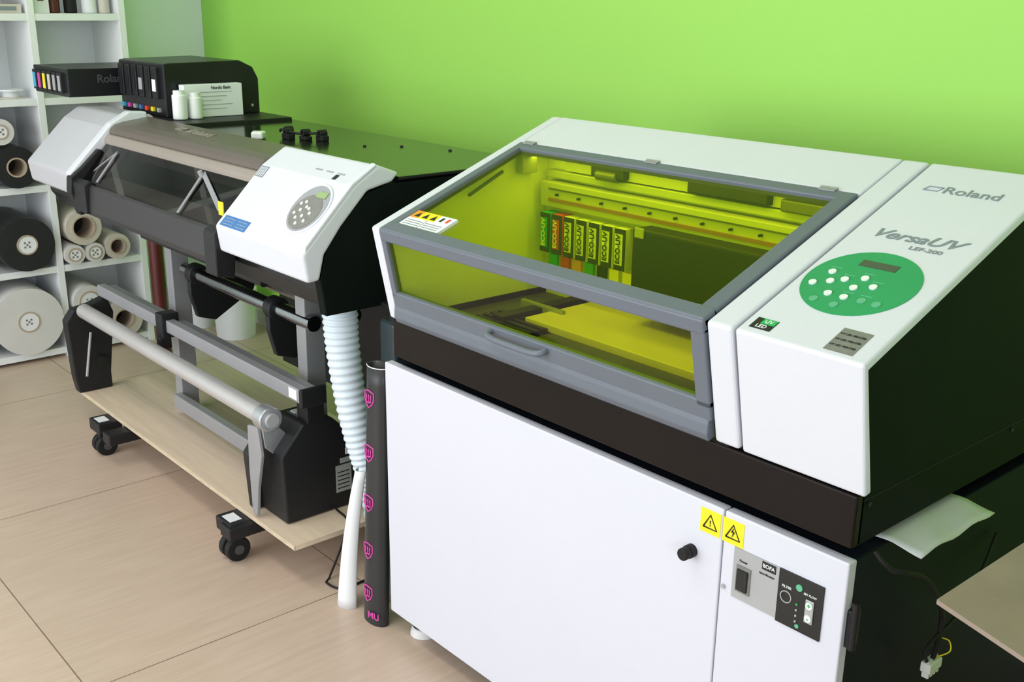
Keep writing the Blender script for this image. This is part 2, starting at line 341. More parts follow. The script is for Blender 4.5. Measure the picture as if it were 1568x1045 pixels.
P+=frame_outline("maker_logo",-.905,-.880,1.712,1.724,.006,.0011,'ink')
P.append(text("series_text","VersaUV",S3(-.833,1.570,.0006),(1,0,0),SU,.036,'ink',shear=.35,sx=1.15,weight=.018))
P.append(text("series_text_small","LEF-200",S3(-.800,1.545,.0006),(1,0,0),SU,.014,'ink',sx=1.2))
P.append(sslab("lid_warning_white",-1.860,-1.725,1.301,1.330,-.0055,.0002,'paper'))
P.append(sslab("lid_warning_yellow",-1.860,-1.775,1.330,1.356,-.0055,.0002,'yellow'))
P.append(sslab("lid_warning_orange",-1.860,-1.833,1.330,1.356,.0002,.0003,'orange'))
P.append(sslab("lid_warning_pict",-1.775,-1.725,1.330,1.356,-.0055,.0002,'paper'))
P.append(sslab("lid_warning_divider",-1.796,-1.794,1.301,1.330,.0002,.0005,'ink'))
for k in range(3):
    P.append(sslab("lid_warning_line_%d"%k,-1.853,-1.80,1.306+k*.007,1.308+k*.007,.0002,.0005,'ink'))
    P.append(sslab("lid_warning_lineb_%d"%k,-1.79,-1.735,1.306+k*.007,1.308+k*.007,.0002,.0005,'ink'))
    P.append(ext("lid_warning_icon_%d"%k,[S3(-1.850+k*.027,1.335,.0004),S3(-1.832+k*.027,1.335,.0004),S3(-1.841+k*.027,1.351,.0004)],(0,0,.0003),'inkk'))
P.append(sslab("lid_warning_icon_a",-1.765,-1.757,1.336,1.350,.0002,.0005,'inkk'))
P.append(sslab("lid_warning_icon_b",-1.745,-1.737,1.336,1.350,.0002,.0005,'red'))
for x in (-1.85,-.80):
    for y in (1.40,2.10):
        P.append(cyl("foot",(x,y,.711),(x,y,.737),.025,'rubber',20))
group("uv_flatbed_printer",(-1.32,1.75,.711),P)

# ================================================================= FILTER CABINET
C=[]
CX0,CX1=-1.942,-.733
C.append(box("cabinet_body",CX0+.004,CX1-.003,1.330,2.15,.062,.709,'cabk',.003))
C.append(box("door_large",CX0,-.9665,1.312,1.334,.062,.711,'cabw',.003,3))
C.append(box("door_small",-.9635,CX1,1.312,1.334,.062,.711,'cabw',.003,3))
C.append(cyl("door_knob_stem",(-1.026,1.312,.612),(-1.026,1.300,.612),.012,'rubber',24))
C.append(cyl("door_knob",(-1.026,1.303,.612),(-1.026,1.285,.612),.0115,'rubber',10,bevel=.002))
C.append(cyl("lock_screw",(-.955,1.312,.575),(-.955,1.309,.575),.004,'silver',16))
def fp(name,x0,x1,z0,z1,m,d=.001,y=1.312): return box(name,x0,x1,y-d,y,z0,z1,m)
for i,xc in enumerate((-.991,-.944)):
    C.append(fp("hazard_sticker_%d"%i,xc-.021,xc+.021,.657,.700,'yellow'))
    t=[(xc-.014,1.3105,.667),(xc+.014,1.3105,.667),(xc,1.3105,.692)]
    C.append(sweep("hazard_triangle_%d"%i,t+[t[0]],.0013,'inkk',6,1,False))
    if i==0:
        C.append(text("hazard_mark","!",(xc,1.3105,.676),(1,0,0),(0,0,1),.015,'inkk'))
    else:
        C.append(ext("hazard_bolt",[(xc+.001,1.3105,.687),(xc-.004,1.3105,.678),(xc,1.3105,.678),(xc-.002,1.3105,.669),(xc+.004,1.3105,.680),(xc,1.3105,.680)],(0,-.0006,0),'inkk'))
C.append(fp("control_plate_silver",-.938,-.849,.565,.656,'silver',.002))
C.append(fp("control_plate_black",-.849,-.768,.562,.656,'inkk',.003))
C.append(fp("rocker_switch_frame",-.930,-.902,.580,.628,'labelg',.004))
C.append(fp("rocker_switch",-.926,-.906,.585,.622,'inkk',.008))
C.append(text("plate_title","Power",(-.918,1.3095,.636),(1,0,0),(0,0,1),.006,'inkk'))
C.append(fp("brand_plate",-.882,-.856,.640,.654,'inkk',.003))
C.append(text("brand_text","BOFA",(-.869,1.3088,.647),(1,0,0),(0,0,1),.009,'button'))
C.append(text("brand_small","fume filtration",(-.872,1.3095,.632),(1,0,0),(0,0,1),.005,'inkk'))
C.append(ring("filter_gauge",(-.833,1.309,.612),(-.833,1.3075,.612),.0105,.009,'silver'))
C.append(text("gauge_text","FILTER",(-.833,1.3085,.629),(1,0,0),(0,0,1),.006,'button'))
for k in range(4):
    C.append(cyl("led_%d"%k,(-.812,1.309,.608-k*.010),(-.812,1.307,.608-k*.010),.0018,'lgreen' if k==0 else 'silver',10))
C.append(cyl("green_key_top",(-.810,1.309,.638),(-.810,1.307,.638),.0058,'gbutton',20))
C.append(cyl("green_key_low",(-.808,1.309,.571),(-.808,1.307,.571),.0035,'gbutton',20))
C.append(text("set_text","SET FLOW",(-.790,1.3085,.632),(1,0,0),(0,0,1),.005,'button'))
C.append(box("flow_keys",-.7965,-.7815,1.3065,1.309,.585,.625,'silver',.001))
C.append(cyl("flow_key_up",(-.789,1.3065,.616),(-.789,1.305,.616),.006,'button',20))
C.append(cyl("flow_key_down",(-.789,1.3065,.594),(-.789,1.305,.594),.006,'button',20))
C.append(text("flow_plus","+",(-.789,1.3045,.616),(1,0,0),(0,0,1),.013,'lgreen'))
C.append(text("flow_minus","-",(-.789,1.3045,.594),(1,0,0),(0,0,1),.013,'lgreen'))
for z in (.60,.15):
    C.append(box("hinge_leaf",-.737,-.722,1.322,1.345,z-.035,z+.03,'sblack',.003))
    C.append(cyl("hinge_pin",(-.722,1.326,z-.035),(-.722,1.326,z+.045),.006,'sblack',16))
for x in (-1.885,-.79):
    for y in (1.372,2.08):
        C.append(cyl("foot_stem",(x,y,.02),(x,y,.064),.012,'silver',16))
        C.append(cyl("foot_pad",(x,y,0),(x,y,.022),.036,'trim',32,.030,.003))
        C.append(cyl("foot_collar",(x,y,.026),(x,y,.05),.030,'rubber',28))
group("filter_cabinet",(-1.335,1.7,0),C)

# paper wipe sticking out of the gap, drooping over the cabinet edge
v=[];f=[]
nx,ny=10,12
for i in range(nx+1):
    for j in range(ny+1):
        a=i/nx; x=-.79+a*.112; y=1.40+j*.235/ny+.02*a
        z=.7140+.003*math.sin(j*1.1+i*.5)*(a) + .004 - max(0,x+.725)*.22
        v.append((x,y,z))
for i in range(nx):
    for j in range(ny):
        a=i*(ny+1)+j; f.append((a,a+1,a+ny+2,a+ny+1))
tp=mk("paper_wipe",v,f,'paper',0,2,True); sm=tp.modifiers.new("th","SOLIDIFY"); sm.thickness=.0015; sm.offset=1

# cables + connector
K=[sweep("lead_main",[(-.700,1.38,.690),(-.688,1.40,.685),(-.682,1.45,.66),(-.682,1.50,.61),(-.690,1.545,.555),(-.690,1.545,.50),(-.690,1.535,.475)],.0042,'rubber',10),
   sweep("lead_up",[(-.727,1.37,.715),(-.712,1.37,.703),(-.700,1.38,.690)],.0042,'rubber',10),
   sweep("lead_yellow",[(-.690,1.558,.505),(-.68,1.565,.50),(-.675,1.56,.485),(-.69,1.545,.473)],.0012,'yellow',8),
   sweep("lead_second",[(-.728,1.80,.60),(-.705,1.70,.56),(-.69,1.60,.53),(-.69,1.53,.515),(-.69,1.505,.50),(-.69,1.515,.478)],.003,'rubber',10),
   box("terminal_block",-.700,-.682,1.515,1.555,.455,.473,'button',.002)]
for k in range(4):
    K.append(cyl("terminal_screw_%d"%k,(-.691,1.5205+k*.0095,.473),(-.691,1.5205+k*.0095,.4765),.0033,'button',12))
    K.append(box("terminal_tooth_%d"%k,-.697,-.685,1.517+k*.0098,1.523+k*.0098,.445,.456,'button',.001))
group("power_cable",(-.72,1.55,.45),K)

# cardboard box with open flaps
B=[]
bx0,bx1,by0,by1,bz=-.375,.10,1.16,1.62,.80
B.append(box("box_side_left",bx0,bx0+.006,by0,by1,0,bz,'card')); B.append(box("box_side_right",bx1-.006,bx1,by0,by1,0,bz,'card'))
B.append(box("box_front",bx0,bx1,by0,by0+.006,0,bz,'card')); B.append(box("box_back",bx0,bx1,by1-.006,by1,0,bz,'card')); B.append(box("box_bottom",bx0,bx1,by0,by1,0,.006,'card'))
B.append(ext("flap_left",[(bx0,by0-.07,.815),(bx0,by1,.80),(bx0-.115,by1-.02,.843),(bx0-.122,1.094,.840)],(0,0,.006),'card'))
B.append(ext("flap_front",[(bx0,by0,.80),(bx1,by0,.80),(bx1,1.00,.70),(bx0,1.00,.70)],(0,0,.006),'card'))
B.append(ext("flap_right",[(bx1,by0,.80),(bx1,by1,.80),(bx1+.15,by1,.76),(bx1+.15,by0,.76)],(0,0,.006),'card'))
group("cardboard_box",(-.1,1.38,0),B)

# ================================================================= ROLL-FED LARGE FORMAT PRINTER
R=[]
PX0,PX1=-3.99,-2.10
covR=[(1.246,.880),(1.212,.878),(1.202,.948),(1.345,1.092),(1.414,1.134),(1.476,1.110),(1.455,1.09),(1.385,1.075),(1.31,1.00),(1.262,.94)]
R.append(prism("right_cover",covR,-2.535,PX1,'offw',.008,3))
R.append(prism("left_cover",[(1.30,.86),(1.212,.878),(1.202,.948),(1.345,1.092),(1.40,1.128),(1.50,1.125),(1.52,1.09),(1.40,1.0)],PX0,-3.575,'offw_shaded',.010,3))
R.append(prism("left_cover_trim",[(1.202,.935),(1.194,.955),(1.345,1.107),(1.41,1.142),(1.47,1.138),(1.47,1.10),(1.41,1.10),(1.345,1.06),(1.24,.945)],-3.585,-3.545,'white',.006,3))
body=[(1.30,.79),(1.265,.84),(1.265,.90),(1.35,.95),(1.40,1.00),(1.47,1.09),(1.92,1.094),(1.92,.79)]
R.append(prism("main_body",body,-3.97,-2.12,'black',.004))
side=[(1.262,.79),(1.250,.88),(1.270,.95),(1.32,1.01),(1.385,1.07),(1.455,1.086),(1.92,1.090),(1.92,.79)]
R.append(prism("end_plate_right",side,-2.135,-2.105,'gblack',.003))
R.append(box("top_plate",-3.50,-2.102,1.475,1.925,1.092,1.100,'tblack',.002))
hood=[(1.335,1.074),(1.340,1.090),(1.355,1.102),(1.385,1.110),(1.475,1.122),(1.475,1.10),(1.40,1.085),(1.35,1.07)]
R.append(prism("hood_top",hood,-3.55,-2.535,'taupe',.005,3))
R.append(prism("hood_lower_bar",[(1.318,1.040),(1.318,1.058),(1.330,1.073),(1.36,1.075),(1.36,1.04)],-3.55,-2.535,'taupel',.005,3))
R.append(box("hood_line",-3.55,-2.535,1.3385,1.345,1.0725,1.0755,'apron'))
hn=Vector((0,.09,.012)).normalized()
R.append(text("hood_text","Roland",(-3.05,1.425,1.1165),(1,0,0),hn,.045,'taupel',sx=1.2,depth=.001))
R+= [sweep("hood_logo",[(x,y,1.1095+(y-1.385)*.1333+.001) for x,y in ((-3.21,1.415),(-3.165,1.415),(-3.155,1.435),(-3.20,1.435),(-3.21,1.415))],.0018,'taupel',6,1,False)]
R.append(mk("front_window",[(-3.53,1.221,.928),(-2.54,1.221,.928),(-2.54,1.318,1.044),(-3.53,1.318,1.044)],[(0,1,2,3)],'smoke'))
R.append(prism("platen",[(1.25,.915),(1.38,.935),(1.38,.945),(1.25,.925)],-3.52,-2.55,'alup'))
R.append(prism("rear_inner_wall",[(1.385,.94),(1.395,.94),(1.41,1.06),(1.40,1.06)],-3.54,-2.55,'greyd'))
def wpt(x,t): return (x,1.221+.097*t-.003,.928+.116*t+.003)
for nm,a,b in (("brace_a",wpt(-2.80,.05),wpt(-2.80,.92)),("brace_b",wpt(-2.80,.92),wpt(-2.60,.35)),("brace_c",wpt(-3.40,.10),wpt(-3.40,.85)),("brace_d",wpt(-3.40,.85),wpt(-3.47,.35))):
    a=Vector(a);b=Vector(b); d=Vector((.006,0,0)) if abs((b-a).x)<.01 else Vector((.003,.004,.005))
    R.append(ext(nm,[a-d,b-d,b+d,a+d],(0,-.002,.0015),'alup'))
R.append(cyl("window_clip",wpt(-2.80,.86),(-2.80,1.295,1.045),.007,'silver',14))
R.append(prism("apron",[(1.224,.932),(1.214,.925),(1.206,.85),(1.212,.833),(1.250,.825),(1.256,.835),(1.222,.845),(1.226,.92)],-3.52,-2.57,'apron',.003))
R.append(prism("window_bracket_left",[(1.185,.90),(1.19,.945),(1.23,.975),(1.29,1.03),(1.31,1.02),(1.26,.95),(1.26,.83),(1.21,.82)],-3.565,-3.525,'sblack',.004))
R.append(prism("window_bracket_left_arm",[(1.195,.84),(1.195,.93),(1.215,.945),(1.24,.93),(1.24,.84)],-3.53,-3.43,'sblack',.004))
R.append(prism("window_bracket_right",[(1.198,.81),(1.198,.925),(1.22,.94),(1.26,.90),(1.25,.80)],-2.60,-2.535,'sblack',.004))
R.append(box("yellow_tag",-2.575,-2.55,1.235,1.238,.965,1.00,'yellow'))
kk=(1.092-.948)/(1.345-1.202); cb=1/math.hypot(1,kk); sb=kk*cb
def T3(x,y,o=0): return (x,y-o*sb,.948+(y-1.202)*kk+o*cb)
def eldisc(name,x,y,rx,ry,o0,o1,m,seg=48):
    pts=[Vector(T3(x+rx*math.cos(2*math.pi*i/seg),y+ry*cb*math.sin(2*math.pi*i/seg),o0)) for i in range(seg)]
    return ext(name,pts,Vector((0,-sb,cb))*(o1-o0),m)
R.append(eldisc("panel_bezel",-2.198,1.283,.073,.073,0,.003,'white'))
R.append(eldisc("panel_rim",-2.198,1.283,.067,.067,.002,.0036,'panelg'))
R.append(eldisc("panel_face",-2.198,1.275,.056,.050,.0035,.0045,'labelg'))
R.append(prism("panel_display",[T3(0,1.306,.004)[1:],T3(0,1.318,.004)[1:],T3(0,1.318,.006)[1:],T3(0,1.306,.006)[1:]],-2.200,-2.158,'lcdg'))
for dx,dy in ((-.036,.008),(-.020,.013),(-.005,.004),(-.022,-.004),(.008,.002),(-.038,-.012),(-.020,-.02),(0,-.014),(.022,-.006),(.02,-.022),(-.004,-.030)):
    R.append(cyl("panel_button",T3(-2.198+dx,1.280+dy,.004),T3(-2.198+dx,1.280+dy,.0065),.0045,'button',14))
def tslab(name,x0,x1,y0,y1,m,o=.0008): return prism(name,[T3(0,y0,0)[1:],T3(0,y1,0)[1:],T3(0,y1,o)[1:],T3(0,y0,o)[1:]],x0,x1,m)
R.append(tslab("blue_notice",-2.515,-2.385,1.206,1.228,'blue'))
for k in range(3):
    R.append(tslab("blue_notice_line_%d"%k,-2.505,-2.455,1.210+k*.006,1.2112+k*.006,'panelg',.0012)); R.append(tslab("blue_notice_lineb_%d"%k,-2.44,-2.395,1.210+k*.006,1.2112+k*.006,'panelg',.0012))
R.append(tslab("barcode",-2.525,-2.485,1.318,1.342,'ink'))
for k in range(4): R.append(tslab("barcode_gap_%d"%k,-2.52+k*.009,-2.517+k*.009,1.320,1.340,'paper',.0012))
def u3(x,y,o): 
    k2=(1.134-1.092)/(1.414-1.345); return (x,y,1.092+(y-1.345)*k2+o)
for k in range(3):
    R.append(ext("caption_%d"%k,[u3(-2.30+.05*k,1.365,.0008),u3(-2.27+.05*k,1.365,.0008),u3(-2.27+.05*k,1.368,.0008),u3(-2.30+.05*k,1.368,.0008)],(0,0,.0005),'panelg'))
R.append(ext("qr_mark",[u3(-2.20,1.348,.0008),u3(-2.185,1.348,.0008),u3(-2.185,1.362,.0008),u3(-2.20,1.362,.0008)],(0,0,.0006),'inkk'))
R.append(prism("right_cover_ridge",[T3(0,1.208,-.004)[1:],T3(0,1.345,-.004)[1:],(1.41,1.130),(1.41,1.138),T3(0,1.345,.006)[1:],T3(0,1.214,.006)[1:]],-2.120,-2.100,'white',.004,3))
def inkbox(pre,x0,x1,y0,y1,z0,z1,carts,slope=True):
    o=[]
    pr=[(y0,z0),(y0,z1-.004),(y0+.02,z1),(y1-.07,z1+.004),(y1-.02,z1-.02),(y1,z1-.06),(y1,z0)] if slope else [(y0,z0),(y0,z1),(y1,z1),(y1,z0)]
    o.append(prism(pre+"_case",pr,x0,x1,'black',.004))
    n=len(carts); w=(x1-x0-.04)/n
    for i,c in enumerate(carts):
        xx=x0+.02+i*w
        o.append(box(pre+"_slot_%d"%i,xx,xx+w*.72,y0-.012,y0+.01,z0+.012 if not slope else z0+.06,z1-.015,'sblack',.002))
        o.append(box(pre+"_cart_label_%d"%i,xx+.006,xx+w*.6,y0-.0135,y0-.011,z0+.02 if not slope else z0+.085,z1-.025-(.03*(i%2) if slope else 0),c))
    return o
R+=inkbox("ink_tank_large",-3.93,-3.55,1.54,1.89,1.112,1.292,['sblack','sblack','sblack','silver','sblack','paper'])
for i,c in enumerate(['cyan','pink','silver','blue','red','yellow','silver']):
    R.append(box("ink_led_%d"%i,-3.91+i*.05,-3.89+i*.05,1.532,1.541,1.128,1.142,c))
R+=inkbox("ink_tank_small",-4.30,-3.95,1.36,1.75,1.160,1.258,['cyan','pink','yellow','vbeige','silver','silver'],False)
R.append(text("ink_tank_text","Roland",(-3.949,1.52,1.22),(0,1,0),(0,0,1),.04,'greyd',depth=.001))
R.append(box("ink_tank_bracket",-3.97,-3.93,1.56,1.74,1.10,1.20,'sblack'))
R.append(box("ink_tank_plate",-3.95,-3.35,1.50,1.905,1.094,1.112,'sblack',.003))
R.append(cyl("ink_case_screw",(-3.55,1.86,1.14),(-3.547,1.86,1.14),.005,'silver',14))
for k,(x,y) in enumerate(((-2.945,1.66),(-2.895,1.63),(-2.845,1.66),(-2.80,1.69))):
    R.append(box("cable_chain_%d"%k,x-.020,x+.020,y-.012,y+.012,1.10,1.112+.005*(k%2),'rubber',.003))
    R.append(ring("cable_chain_eye_%d"%k,(x,y-.012,1.122),(x,y+.012,1.122),.011,.006,'rubber',18))
R.append(sweep("cable_chain_wire",[(-2.96,1.64,1.118),(-2.91,1.62,1.128),(-2.86,1.65,1.118),(-2.79,1.70,1.125)],.004,'rubber',8))
R.append(ext("white_connector",[(-2.985,1.56,1.10),(-2.95,1.535,1.10),(-2.925,1.56,1.10),(-2.955,1.59,1.10)],(0,0,.022),'button',.005))
for x,y in ((-2.55,1.80),(-2.40,1.86),(-2.62,1.72)):
    R.append(cyl("top_standoff",(x,y,1.10),(x,y,1.104),.005,'sblack',14))
# stand
for x in (-3.35,-2.50):
    R.append(box("leg",x-.025,x+.025,1.415,1.475,.12,.79,'alup',.003))
    R.append(box("foot_bar",x-.03,x+.03,1.15,1.85,.085,.122,'sblack',.004))
    R.append(box("foot_top_bracket",x-.04,x+.04,1.34,1.80,.765,.792,'sblack',.003))
R.append(box("cross_bar",-3.33,-2.52,1.385,1.415,.165,.215,'alup',.004))
for x in (-3.48,-2.53):
    for y in (1.19,1.80):
        R.append(box("caster_arm",x-.045,x+.045,y-.03,y+.05,.085,.125,'sblack',.004))
        R.append(box("caster_sticker",x-.025,x+.025,y-.02,y+.015,.125,.1262,'paper'))
        for dx in (-.017,.017):
            R.append(cyl("caster_wheel",(x+dx-.011,y,.036),(x+dx+.011,y,.036),.036,'rubber',28,bevel=.004))
        R.append(cyl("caster_hub",(x-.031,y,.036),(x+.031,y,.036),.014,'greyd',18))
        R.append(box("caster_yoke",x-.012,x+.012,y-.02,y+.02,.04,.087,'sblack',.004))
R.append(box("plywood_shelf",-3.78,-2.25,1.225,1.80,.126,.140,'ply'))
R.append(box("plywood_shelf_edge",-3.78,-2.25,1.2235,1.226,.1262,.1398,'plye'))
R.append(cyl("take_up_tube",(-3.72,1.25,.445),(-2.42,1.25,.445),.026,'tube',40))
R.append(cyl("take_up_flange",(-2.43,1.25,.445),(-2.385,1.25,.445),.034,'alu',40,bevel=.003))
R.append(cyl("take_up_hub",(-2.387,1.25,.445),(-2.375,1.25,.445),.02,'silver',28,bevel=.002))
R.append(prism("take_up_arm_right",[(1.235,.42),(1.265,.43),(1.33,.36),(1.335,.30),(1.29,.31),(1.24,.36)],-2.425,-2.41,'alu',.002))
R.append(ext("take_up_arm_plate",[(-2.475,1.225,.41),(-2.42,1.225,.42),(-2.405,1.225,.34),(-2.435,1.225,.24),(-2.45,1.225,.15),(-2.475,1.225,.15),(-2.48,1.225,.28)],(0,.01,0),'alup',.002))
R.append(prism("support_left",[(1.20,.20),(1.19,.41),(1.22,.45),(1.28,.46),(1.34,.48),(1.36,.42),(1.33,.20),(1.33,.14),(1.21,.14)],-3.78,-3.735,'sblack',.005))
R.append(cyl("support_left_slot",(-3.734,1.24,.20),(-3.734,1.27,.36),.005,'silver',10))
R.append(cyl("support_left_knob",(-3.735,1.30,.25),(-3.72,1.30,.25),.018,'rubber',18))
R.append(box("guide_rail",-3.75,-2.335,1.315,1.345,.485,.525,'alup',.003))
R.append(box("guide_rail_top",-3.75,-2.335,1.345,1.38,.505,.515,'alup',.002))
R.append(box("guide_rail_cap",-2.34,-2.325,1.308,1.385,.478,.53,'sblack',.004))
R.append(box("guide_rail_label",-2.40,-2.36,1.3135,1.3155,.492,.52,'paper'))
R.append(box("rail_clamp",-3.22,-3.17,1.30,1.36,.465,.545,'sblack',.005))
R.append(box("rail_clamp_low",-3.20,-3.17,1.29,1.33,.43,.47,'sblack',.005))
R.append(box("rail_support",-2.42,-2.365,1.345,1.40,.40,.49,'sblack',.004))
mot=[(1.269,.142),(1.262,.34),(1.33,.418),(1.42,.418),(1.488,.35),(1.488,.142)]
R.append(prism("take_up_motor_box",mot,-2.50,-2.363,'sblack',.006,3))
R.append(prism("take_up_motor_wedge",[(1.245,.142),(1.235,.31),(1.29,.38),(1.30,.142)],-2.535,-2.50,'sblack',.005))
R.append(box("motor_label",-2.3635,-2.3615,1.425,1.475,.19,.27,'silver')); R.append(box("motor_label2",-2.3635,-2.3615,1.44,1.475,.275,.29,'silver'))
for k in range(5): R.append(box("motor_label_line_%d"%k,-2.3617,-2.3612,1.43,1.468,.20+k*.012,.203+k*.012,'inkk'))
R.append(box("motor_red_label",-2.3635,-2.361,1.458,1.478,.298,.318,'paper')); R.append(cyl("motor_red_dot",(-2.3612,1.468,.308),(-2.3605,1.468,.308),.006,'red',14))
R.append(box("motor_rocker_plate",-2.475,-2.39,1.345,1.405,.418,.421,'greyd',.001))
for dx in (0,.035):
    R.append(box("motor_rocker",-2.465+dx,-2.44+dx,1.35,1.395,.421,.425,'paper',.001))
R.append(cyl("paper_core_bar",(-3.25,1.43,.66),(-2.45,1.43,.66),.022,'chrome',32))
R.append(cyl("paper_core_bar_back",(-3.25,1.56,.66),(-2.45,1.56,.66),.022,'chrome',32))
for x in (-3.17,-2.66):
    R.append(cyl("core_clamp",(x-.02,1.43,.66),(x+.02,1.43,.66),.034,'sblack',28,bevel=.003))
    R.append(cyl("core_clamp_b",(x-.02,1.56,.66),(x+.02,1.56,.66),.034,'sblack',28,bevel=.003))
    R.append(prism("core_arm",[(1.40,.60),(1.40,.64),(1.60,.64),(1.64,.79),(1.70,.79),(1.62,.58),(1.48,.50),(1.42,.52)],x-.012,x+.012,'sblack',.003))
R.append(cyl("tension_bar",(-3.32,1.33,.775),(-2.53,1.33,.775),.012,'sblack',20))
R.append(box("rear_media_guard",-3.32,-2.53,1.80,1.815,.25,.60,'sblack',.003))
group("roll_fed_printer",(-3.05,1.55,0),R)

W=[box("bottle_body",-2.095,-2.025,1.40,1.465,.64,.765,'bottle',.012,4),cyl("bottle_neck",(-2.06,1.43,.76),(-2.06,1.43,.792),.02,'rubber',20),
   box("bottle_hanger",-2.104,-2.03,1.415,1.445,.79,.80,'sblack')]
group("waste_ink_bottle",(-2.06,1.43,.64),W)

# hose
path=[(-2.172,1.340,.800),(-2.167,1.340,.70),(-2.152,1.345,.58),(-2.132,1.356,.46),(-2.114,1.372,.36),(-2.10,1.385,.26),(-2.09,1.395,.02)]
H_=sweep("hose_tube",path,lambda t:(.0435-.008*min(1,t*1.5))*(1+.045*math.sin(t*2*math.pi*38)),'hose',32,64)
group("ventilation_hose",(-2.16,1.35,.02),[H_,cyl("hose_collar",(-2.172,1.340,.775),(-2.172,1.340,.812),.036,'sblack',28)])

# black flat tube with magenta shield stickers leaning against the cabinet
T=[]
def flat_tube(name,a,b,rx0,rx1,ry,m,seg=32):
    a=Vector(a);b=Vector(b); v=[];N=14
    for i in range(N+1):
        p=a.lerp(b,i/N); rx=rx0+(rx1-rx0)*i/N
        v+=[(p.x+rx*math.cos(2*math.pi*k/seg),p.y+ry*math.sin(2*math.pi*k/seg),p.z) for k in range(seg)]
    f=[(i*seg+k,i*seg+(k+1)%seg,(i+1)*seg+(k+1)%seg,(i+1)*seg+k) for i in range(N) for k in range(seg)]
    f.append(tuple(range(seg)))
    o=mk(name,v,f,m,0,2,True); s=o.modifiers.new("s","SOLIDIFY"); s.thickness=.0015; return o
T.append(flat_tube("tube_skin",(-2.012,1.315,0),(-1.985,1.325,.69),.044,.035,.024,'vblack'))
T.append(sweep("tube_rim",[(-1.985+.035*math.cos(a*math.pi/12),1.325+.024*math.sin(a*math.pi/12),.688) for a in range(25)],.0014,'paper',6,1,False))
def shield(nm,x,y,z,s):
    o=[]
    q=[(-.8,.75),(0,1),(.8,.75),(.8,0),(.55,-.55),(0,-1),(-.55,-.55),(-.8,0)]
    pts=[(x+a*s,y+abs(a)**2*.004,z+b*s) for a,b in q]
    o.append(sweep(nm+"_outline",pts+[pts[0]],.0018,'pink',6,1,False))
    for k in (-.4,0,.4):
        o.append(sweep(nm+"_bar",[(x+k*s,y+.0005,z-.35*s),(x+k*s,y+.0005,z+.5*s)],.0018,'pink',6,2))
    o.append(sweep(nm+"_base",[(x-.45*s,y+.0005,z-.45*s),(x+.45*s,y+.0005,z-.3*s)],.002,'pink',6,2))
    return o
for i,z in enumerate((.608,.468,.335,.205,.085)):
    t=z/.69
    T+=shield("shield_%d"%i,-2.012+.027*t-.004,1.315+.010*t-.0255,z,.022)
T.append(text("tube_text","MU",(-1.988,1.290,.03),(.9,.2,0),(0,0,1),.026,'pink'))
group("printed_packaging_tube",(-2.0,1.32,0),T)

# white curled sheet standing on the floor
v=[];f=[];N=24;K2=14
for j in range(K2+1):
    t=j/K2; z=.400*t; cx=-2.122+.064*t-.012*math.sin(t*math.pi); w=.034-.018*t
    for i in range(N+1):
        a=math.pi*(1.0+1.0*i/N); v.append((cx+w*math.cos(a),1.305+.012*t+.030*math.sin(a)*(1-.4*t),z))
for j in range(K2):
    for i in range(N):
        a=j*(N+1)+i; f.append((a,a+1,a+N+2,a+N+1))
so=mk("paper_sheet_roll",v,f,'paper'); so.data.polygons.foreach_set("use_smooth",[True]*len(so.data.polygons)); sd=so.modifiers.new("s","SOLIDIFY"); sd.thickness=.001

fc=sweep("floor_cable",[(-2.36,1.42,.143),(-2.27,1.40,.145),(-2.245,1.36,.09),(-2.26,1.33,.006),(-2.24,1.31,.004),(-2.19,1.33,.004),(-2.19,1.44,.004)],.003,'rubber',8)

G=[cyl("bottle_body",(-3.475,1.555,1.113),(-3.475,1.555,1.195),.024,'button',28,bevel=.004),cyl("bottle_cap",(-3.475,1.555,1.194),(-3.475,1.555,1.208),.019,'button',20)]
group("white_bottle",(-3.475,1.555,1.113),G)
G=[cyl("bottle_body",(-3.47,1.608,1.113),(-3.47,1.608,1.185),.022,'button',28,bevel=.004),cyl("bottle_cap",(-3.47,1.608,1.184),(-3.47,1.608,1.20),.018,'button',20)]
group("white_bottle",(-3.47,1.608,1.113),G)
G=[box("carton",-3.54,-3.502,1.585,1.80,1.113,1.222,'paper',.002)]
for k in range(5):
    G.append(box("print_line_%d"%k,-3.5015,-3.501,1.63,1.76-.02*(k%3),1.195-k*.014,1.197-k*.014,'silver'))
G.append(text("carton_text","Nordic Basic",(-3.5005,1.72,1.210),(0,1,0),(0,0,1),.014,'inkk'))
group("paper_carton",(-3.52,1.7,1.113),G)

